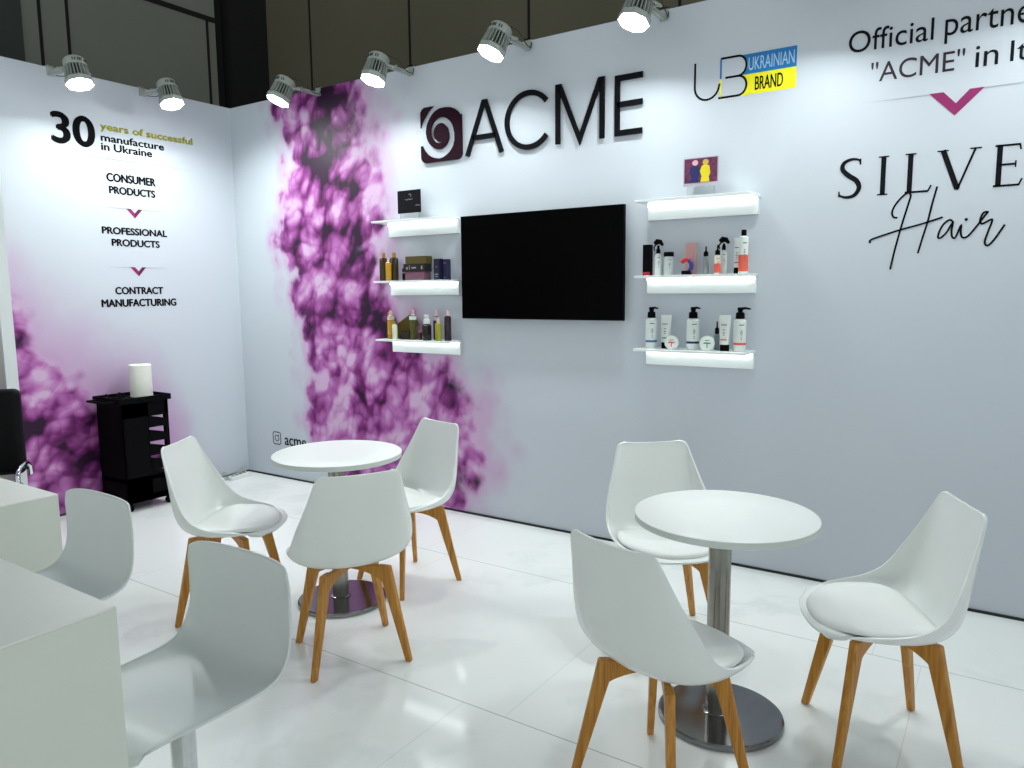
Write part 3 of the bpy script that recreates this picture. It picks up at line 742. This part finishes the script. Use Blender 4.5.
slim_bottle(2.232, .15, z, .019, .150, 'yellow green oil bottle in front on the lowest left shelf', col('yellow_green_oil', (140, 140, 28), .2), PINKCAP)
slim_bottle(2.272, .10, z, .021, .205, 'tall dark bottle with pink cap, rightmost on the lowest left shelf', col('dark_plum_glass', (40, 24, 36), .2), PINKCAP)

# ================================================================ FLOODLIGHTS
def make_lamp(tilt, lean=0):
    o = thing('floodlight', '', 'spotlight')
    R = Matrix.Rotation(lean, 4, 'Y') @ Matrix.Rotation(tilt, 4, 'X')  # positive leans the lens towards the room
    def xf(mb):
        mb.v = [tuple((R @ Vector(p)) + Vector((0, -.33, -.075))) for p in mb.v]; return mb
    # axis +z = away from lens
    n = 8
    rim = MB(); rp = [(.045, -.060), (.070, -.062), (.079, -.094), (.083, -.094), (.083, -.064), (.074, -.055), (.045, -.053)]
    for i in range(len(rp)):
        for k in range(8):
            a = 2*PI*k/8+PI/8; rim.v.append((rp[i][0]*math.cos(a), rp[i][0]*math.sin(a), rp[i][1]))
    for i in range(len(rp)-1):
        for k in range(8): a, b = i*8+k, i*8+(k+1) % 8; rim.f.append((a, b, b+8, a+8))
    xf(rim).build('rim', MT['lamp'], o)
    xf(MB().lathe([(.0735, -.076), (.0715, -.066)], 8, phase=PI/8)).build('lens', MT['lens'], o)
    xf(MB().lathe([(.056, -.055), (.052, .02)], 20)).build('core', MT['lampdark'], o)
    fin = MB()
    for k in range(22):
        a = 2*PI*k/22; m = Matrix.Rotation(a, 4, 'Z')
        fin.add([(.05, -.0022, -.056), (.076, -.0022, -.056), (.067, -.0022, .026), (.05, -.0022, .026), (.05, .0022, -.056), (.076, .0022, -.056), (.067, .0022, .026), (.05, .0022, .026)],
                [(0, 1, 2, 3), (7, 6, 5, 4), (0, 4, 5, 1), (1, 5, 6, 2), (2, 6, 7, 3), (3, 7, 4, 0)], m)
    xf(fin).build('heat_sink_fins', MT['lamp'], o)
    xf(MB().lathe([(.066, .022), (.069, .026), (.066, .066), (.058, .076), (.03, .079)], 20)).build('rear_housing', MT['lamp'], o, smooth=True, angle=30)
    vt = MB()
    for a in (-2.2, -2.0, -1.75, -1.6, -1.45, -1.1, -.9): 
        m = Matrix.Rotation(a, 4, 'Z'); vt.box(.060, .0692, -.003, .003, .036, .054, m)
    xf(vt).build('vents', MT['lampdark'], o)
    # yoke and arm clamped over the wall top
    yk = MB()
    for s in (-1, 1): yk.tube([(s*.086, -.33, -.075), (s*.086, -.25, -.070), (s*.05, -.20, -.045)], .007, 6)
    yk.tube([(-.05, -.20, -.045), (.05, -.20, -.045)], .007, 6)
    yk.box(-.012, .012, -.20, -.001, -.054, -.032)
    yk.build('bracket_arm', MT['lamp'], o)
    MB().box(-.022, .022, -.010, -.001, -.055, .010).box(-.022, .022, -.010, .092, 0.001, .010).build('wall_clamp', MT['lamp'], o)
    MB().tube([(.03, -.30, .01), (.06, -.20, -.01), (.055, -.10, -.06), (.03, -.02, -.05), (.02, .02, .018)], .003, 5).build('power_cable', MT['lampdark'], o)
    return o
for x, tl, lab in ((1.035, 22, 'floodlight on the back wall top, nearest the corner, above the purple smoke'),
                   (1.925, 19, 'floodlight on the back wall top, second from the corner, right of the smoke'),
                   (2.845, 22, 'floodlight on the back wall top above the ACME letters'),
                   (3.705, 20, 'floodlight on the back wall top, cut by the upper edge of the photo'),
                   (4.600, 22, 'floodlight on the back wall top above the partner words'),
                   (5.500, 22, 'floodlight on the back wall top, farthest from the corner')):
    l = make_lamp(math.radians(-tl), math.radians({1.035: 10, 1.925: 5, 2.845: 14, 3.705: 8}.get(x, 8))); l.location = (x, 0, WH); l['label'] = lab; l['group'] = 'floodlights along the wall tops'
for y, tl, lab in ((-1.365, 19, 'floodlight on the left wall top above the number 30'),
                   (-.740, 20, 'floodlight on the left wall top nearest the corner')):
    l = make_lamp(math.radians(-tl)); l.location = (0, y, WH); l.rotation_euler = (0, 0, PI/2); l['label'] = lab; l['group'] = 'floodlights along the wall tops'

# ================================================================ TABLES
def make_table():
    o = thing('round_table', '', 'table', group='round white tables')
    MB().lathe([(.300, .716), (.305, .719), (.305, .740), (.303, .7415), (.15, .742), (.001, .742)], 72).build('table_top', MT['top'], o, smooth=True)
    MB().lathe([(.3056, .7185), (.3056, .7385)], 72).build('edge_band', MT['edge'], o, smooth=True)
    MB().lathe([(.0385, .021), (.0385, .708)], 32).build('pole', MT['steel'], o, smooth=True, loc=(-.014, 0, 0))
    MB().lathe([(.048, .0211), (.048, .025), (.042, .028)], 32).build('pole_collar', MT['base'], o, smooth=True, loc=(-.014, 0, 0))
    MB().lathe([(.12, .704), (.12, .716)], 32).build('mounting_plate', MT['base'], o, smooth=True)
    MB().lathe([(.212, 0), (.215, .003), (.214, .017), (.207, .021), (.04, .0215)], 72).build('base_plate', MT['base'], o, smooth=True, angle=25)
    return o
TB = make_table(); TB.location = (4.570, -1.490, 0); TB['label'] = 'round white table on steel pole, nearest the camera, ringed by three chairs on the right'
t2 = copy_tree(TB); t2.location = (2.688, -1.490, 0); t2['label'] = 'round white table on steel pole in front of the purple smoke print, the farther one'

# ================================================================ CHAIRS
def shell_mesh(C, E, rows=52, cols=31, cexp=2.2, xe=.96):
    """sheet between a centre line C = (y, z) and a rim curve E = (y, z, half width)"""
    Cc = crom(C, rows); Ee = crom(E, rows); vs = []; fs = []
    for (cy, cz), (ey, ez_, ex_) in zip(Cc, Ee):
        for j in range(cols):
            t = -1+2*j/(cols-1); k = abs(t)**cexp
            vs.append((ex_*math.sin(t*PI/2*xe)/math.sin(PI/2*xe), cy+(ey-cy)*k, cz+(ez_-cz)*k))
    for i in range(rows-1):
        for j in range(cols-1):
            a = i*cols+j; fs.append((a, a+1, a+cols+1, a+cols))
    return MB().add(vs, fs)
def make_chair():
    o = thing('dining_chair', '', 'chair', group='white shell chairs with wooden legs around the round tables')
    C = [(.248, .414), (.20, .424), (.12, .412), (.03, .402), (-.06, .402), (-.13, .416), (-.175, .455), (-.198, .52), (-.211, .60), (-.222, .68), (-.232, .745), (-.237, .778), (-.239, .800), (-.240, .814)]
    E = [(.186, .424, .160), (.168, .440, .205), (.11, .452, .232), (.045, .462, .246), (-.015, .476, .251), (-.065, .502, .250), (-.103, .542, .243), (-.132, .596, .230), (-.158, .650, .212), (-.182, .706, .194), (-.203, .757, .179), (-.217, .793, .168), (-.225, .814, .154), (-.229, .823, .128)]
    MB_ = shell_mesh(C, E)
    s = MB_.build('shell', MT['shell'], o, smooth=True, angle=0, solid=.009)
    sb = s.modifiers.new('round', 'BEVEL'); sb.width = .003; sb.segments = 2; sb.limit_method = 'ANGLE'; sb.angle_limit = math.radians(50)
    # cushion
    n = 40; rings = 12; vs = []; fs = []
    def base(x, y):
        zc = .424 if y > .15 else .403+.021*max(0, (y-.02)/.13)
        back = max(0, (-.06-y)/.10)
        return zc+.004+(.022+.030*min(1, max(0, (.20-y)/.16))+.04*max(0, (.03-y)/.16))*min(1.1, abs(x)/.245)**2.2+.020*back*back
    def pt(r, a):
        c, s_ = math.cos(a), math.sin(a); e = .78
        x = .218*r*math.copysign(abs(c)**e, c); y = .043+.188*r*math.copysign(abs(s_)**e, s_)
        x *= (1 - .20*max(0, (y-.05)/.18)**1.5)
        return x, y
    for side in (0, 1):
        for i in range(rings+1):
            r = i/rings
            for k_ in range(n):
                x, y = pt(max(r, .001), 2*PI*k_/n); b_ = base(x, y)
                vs.append((x, y, b_+(.006+.024*(1-r**5)**.6 if side == 0 else 0)))
    off = (rings+1)*n
    for side in (0, 1):
        for i in range(rings):
            for k_ in range(n):
                a, b_ = side*off+i*n+k_, side*off+i*n+(k_+1) % n; fs.append((a, b_, b_+n, a+n))
    for k_ in range(n):
        a, b_ = rings*n+k_, rings*n+(k_+1) % n; fs.append((a, b_, b_+off, a+off))
    MB().add(vs, fs).build('seat_cushion', MT['cushion'], o, smooth=True, angle=0)
    # legs
    for sx in (-1, 1):
        for sy in (-1, 1):
            tip = Vector((sx*.192, sy*.182, 0)); top = Vector((sx*.118, sy*.112, .397))
            dg = Vector((sx, sy, 0)).normalized(); pr = Vector((-dg.y, dg.x, 0))
            vs = []
            for p, a, b_ in ((tip, .013, .011), (top, .027, .014)):
                for u, v in ((-1, -1), (1, -1), (1, 1), (-1, 1)): vs.append(tuple(p+dg*a*u+pr*b_*v))
            MB().add(vs, [(3, 2, 1, 0), (4, 5, 6, 7), (0, 1, 5, 4), (1, 2, 6, 5), (2, 3, 7, 6), (3, 0, 4, 7)]).build('leg', MT['wood'], o, bevel=.005, smooth=True)
    # crossed rails with an arched underside
    for q in (1, -1):
        a = Vector((-.118, -.112*q, 0)); b_ = -a; d = (b_-a); L = d.length; d.normalize(); pr = Vector((-d.y, d.x, 0))
        vs = []; fs = []; N = 12
        for i in range(N+1):
            t = i/N; p = a+d*L*t; ar = abs(2*t-1)**2.5; zt = .3935; zb = .368-.045*ar
            for zz in (zb, zt):
                for v in (-1, 1): vs.append((p.x+pr.x*.010*v, p.y+pr.y*.010*v, zz))
        for i in range(N):
            k_ = i*4; m = k_+4; fs += [(k_, k_+1, m+1, m), (k_+2, m+2, m+3, k_+3), (k_, m, m+2, k_+2), (k_+1, k_+3, m+3, m+1)]
        fs += [(0, 2, 3, 1), (N*4, N*4+1, N*4+3, N*4+2)]
        MB().add(vs, fs).build('rail', MT['wood'], o, bevel=.002)
    MB().lathe([(.05, .386), (.05, .395)], 20).build('mounting_plate', MT['black'], o)
    return o
CH = None
for x, y, th, lab in ((4.535, -1.950, 73., 'white shell chair seen from behind at the front of the nearer table'),
                      (5.051, -1.331, 206., 'white shell chair right of the nearer table, facing left'),
                      (4.165, -1.000, 310., 'white shell chair behind the nearer table, backed towards the wall'),
                      (3.116, -1.846, 148.3, 'white shell chair seen from behind in front of the farther table'),
                      (2.331, -1.850, 30.9, 'white shell chair left of the farther table, facing right'),
                      (2.788, -1.115, 257.3, 'white shell chair behind the farther table by the smoke print')):
    CH = make_chair() if CH is None else copy_tree(CH)
    CH.location = (x, y, 0); CH.rotation_euler = (0, 0, math.radians(th-90)); CH['label'] = lab

# one piece shell chairs on chrome pedestals
def make_pedestal_chair():
    o = thing('pedestal_chair', '', 'chair', group='white chairs on chrome pedestals beside the counters')
    C = [(.232, .474), (.229, .491), (.17, .503), (.07, .500), (0, .497), (-.07, .497), (-.125, .505), (-.165, .53), (-.190, .575), (-.202, .63), (-.207, .70), (-.208, .76), (-.208, .813)]
    E = [(.206, .480, 0.163), (.208, .498, 0.183), (.16, .513, 0.204), (.07, .518, 0.215), (0, .520, 0.219), (-.06, .522, 0.221), (-.105, .528, 0.222), (-.14, .545, 0.222), (-.166, .580, 0.221), (-.179, .63, 0.218), (-.182, .70, 0.218), (-.181, .755, 0.218), (-.181, .793, 0.209)]
    shell_mesh(C, E, cexp=2.4).build('shell', MT['stoolshell'], o, smooth=True, angle=0, solid=.007)
    MB().lathe([(.031, .012), (.031, .475)], 28).build('pedestal', MT['chrome'], o, smooth=True)
    MB().box(-.09, .09, -.09, .09, .474, .487).build('seat_plate', MT['chrome'], o, bevel=.003)
    MB().lathe([(.20, 0), (.20, .006), (.06, .016), (.036, .03)], 48).build('base_disc', MT['chrome'], o, smooth=True)
    return o
pc = make_pedestal_chair(); pc.location = (3.640, -2.940, 0); pc.rotation_euler = (0, 0, PI); pc['label'] = 'white moulded chair on chrome pedestal right of the nearer counter'
p2 = copy_tree(pc); p2.location = (2.728, -2.835, 0); p2.rotation_euler = (0, 0, PI); p2['label'] = 'white moulded chair behind the nearer counter, beside the low cream one'

# ================================================================ COUNTERS
def counter(label, x0, x1, y0, y1, h, cat='counter'):
    o = thing('reception_counter', label, cat, ((x0+x1)/2, (y0+y1)/2, 0))
    a, b = (x1-x0)/2, (y1-y0)/2
    MB().box(-a, a, -b, b, h-.004, h).build('worktop', MT['counter'], o, bevel=.0012)
    MB().box(-a, a, -b, b, 0, h-.0041).build('cabinet_body', MT['counter_side'], o)
counter('large white counter with a flat top at the lower left corner of the photo', 2.95, 4.045, -3.85, -3.292, .95)
counter('low cream counter behind the pedestal chair, farther from the camera', 1.25, 2.319, -3.20, -2.589, .74)

# ================================================================ SALON TROLLEY
tr = thing('salon_trolley', 'black salon trolley with drawers standing against the left wall', 'trolley', (.03, -1.25, 0))
W_, D_, H_ = .32, .34, .785     # x, y
MB().box(0, W_, 0, D_, .06, .11).box(0, W_, 0, D_, .20, .24).build('base_box', MT['black'], tr, bevel=.006)
MB().box(0, W_, 0, .012, .06, .76).box(W_-.014, W_, 0, .19, .06, .76).box(.0, .012, 0, .2, .06, .76).build('side_panel', MT['black'], tr, bevel=.003)
for x, y in ((.0, D_-.03), (W_-.03, D_-.03)): MB().box(x, x+.03, y, y+.03, .06, .76).build('post', MT['black'], tr, bevel=.004)
MB().box(W_-.014, W_, 0, D_, .06, .24).box(0, W_, D_-.012, D_, .06, .24).build('lower_panel', MT['black'], tr, bevel=.003)
MB().box(W_-.014, W_, 0, D_, .655, .76).box(0, W_, D_-.012, D_, .655, .76).build('upper_panel', MT['black'], tr, bevel=.003)
for z in (.275, .375, .475, .575):
    m = MB(); m.box(.014, W_-.004, .014, D_-.034, z, z+.006)
    vs = [(W_-.010, .19, z-.0), (W_+.004, .19, z), (W_-.010, .19, z+.085), (W_+.004, .19, z+.085), (W_-.010, D_-.03, z), (W_+.004, D_-.03, z), (W_-.010, D_-.03, z+.055), (W_+.004, D_-.03, z+.055)]
    m.add(vs, [(0, 1, 3, 2), (4, 6, 7, 5), (0, 4, 5, 1), (2, 3, 7, 6), (0, 2, 6, 4), (1, 5, 7, 3)])
    m.build('drawer', MT['black'], tr)
MB().box(-.01, W_+.015, -.02, D_+.02, .76, .780).box(-.01, -.002, -.02, D_+.02, .78, .800).box(W_+.005, W_+.015, -.02, D_+.02, .78, .800).box(-.01, W_+.015, -.02, -.012, .78, .800).box(-.01, W_+.015, D_+.012, D_+.02, .78, .800).build('top_tray', MT['black'], tr, bevel=.004)
MB().tube([(.05, -.02, .775), (.05, -.085, .775), (.27, -.085, .775), (.27, -.02, .775)], .008, 8).build('handle', MT['black'], tr)
for x in (.03, W_-.03):
    for y in (.03, D_-.02):
        wm = MB().lathe([(.018, -.011), (.026, -.008), (.026, .008), (.018, .011)], 18, mat=Matrix.Translation((x, y, .0265)) @ Matrix.Rotation(PI/2, 4, 'Y'))
        c = wm.build('caster', MT['black'], tr, smooth=True)
        MB().box(x-.014, x+.014, y-.012, y+.012, .046, .061).build('fork', MT['black'], c)
for i, (x, y, lab) in enumerate(((.10, -1.215, 'black salon clip on the trolley top, nearest its handle'), (.17, -1.175, 'black salon clip in the middle of the trolley top'), (.10, -1.12, 'black salon clip on the trolley top closest to the paper roll'))):
    m = MB().box(-.035, .035, -.012, .012, 0, .010).tube([(-.03, 0, .012), (0, .004, .030), (.035, 0, .018)], .006, 6)
    c = tag(m.build('salon_clip', MT['leather']), lab, 'clip', 'clips on the trolley top'); c.location = (x, y, .7802); c.rotation_euler = (0, 0, .5*i)
rl = thing('paper_roll', 'white paper towel roll standing on the black trolley', 'paper roll', (.205, -1.015, .7802))
MB().lathe([(.066, 0), (.073, .004), (.073, .226), (.068, .231), (.024, .231)], 40).build('paper', MT['roll'], rl, smooth=True)
MB().lathe([(.020, .2312), (.0235, .2318)], 20).build('core_tube', plain('card_core', (.35, .30, .22), .8), rl)

# ================================================================ SALON CHAIR at the left edge
sc = thing('salon_chair', 'black upholstered salon chair with chrome arm at the left edge of the photo', 'chair', (.725, -2.285, 0), math.radians(-125))
def pad(x0, x1, y0, y1, z0, z1, name, b=.03):
    o = MB().box(x0, x1, y0, y1, z0, z1).build(name, MT['leather'], sc, bevel=b, smooth=True); o.modifiers['bevel'].segments = 5
pad(-.25, .25, -.05, .04, .53, 1.0, 'backrest', .035)
pad(-.25, .25, .05, .47, .40, .50, 'seat', .03)
for s in (-1, 1):
    MB().tube([(s*.262, -.02, .52), (s*.262, -.01, .57), (s*.262, .05, .60), (s*.262, .22, .60), (s*.262, .26, .57), (s*.262, .26, .46), (s*.24, .26, .44)], .013, 10).build('armrest', MT['chrome'], sc, smooth=True)
MB().lathe([(.035, .02), (.035, .39)], 20).build('pedestal', MT['chrome'], sc, smooth=True, loc=(0, .2, 0))
MB().lathe([(.26, 0), (.26, .012), (.05, .03)], 40).build('base_disc', MT['chrome'], sc, smooth=True, loc=(0, .2, 0))

# ================================================================ POWER STRIP by the corner
ps = thing('power_strip', 'white power strip with coiled cable on the floor in the corner', 'power strip', (.14, -.20, 0), math.radians(100))
MB().box(-.10, .10, -.025, .025, 0, .032).build('housing', MT['white'], ps, bevel=.006)
for i, mt in enumerate((col('green_socket', (60, 120, 100)), MT['lampdark'], MT['lampdark'], col('red_switch', (170, 40, 60)))):
    MB().lathe([(.015, .032), (.015, .0335)], 16, mat=Matrix.Translation((-.07+.042*i, 0, 0))).build('socket', mt, ps)
pts = []
for i in range(70):
    a = i*.32; r = .09+.02*math.sin(i*.9); pts.append((.05+r*1.3*math.cos(a), .10+r*.6*math.sin(a)-.0, .006+.02*(1+math.sin(i*.37))*.5+i*.0004))
MB().tube([(-.10, 0, .016), (-.13, .03, .008), (-.08, .07, .008)]+pts, .0035, 6).build('cable', col('grey_white_cable', (170, 180, 176)), ps, smooth=True)
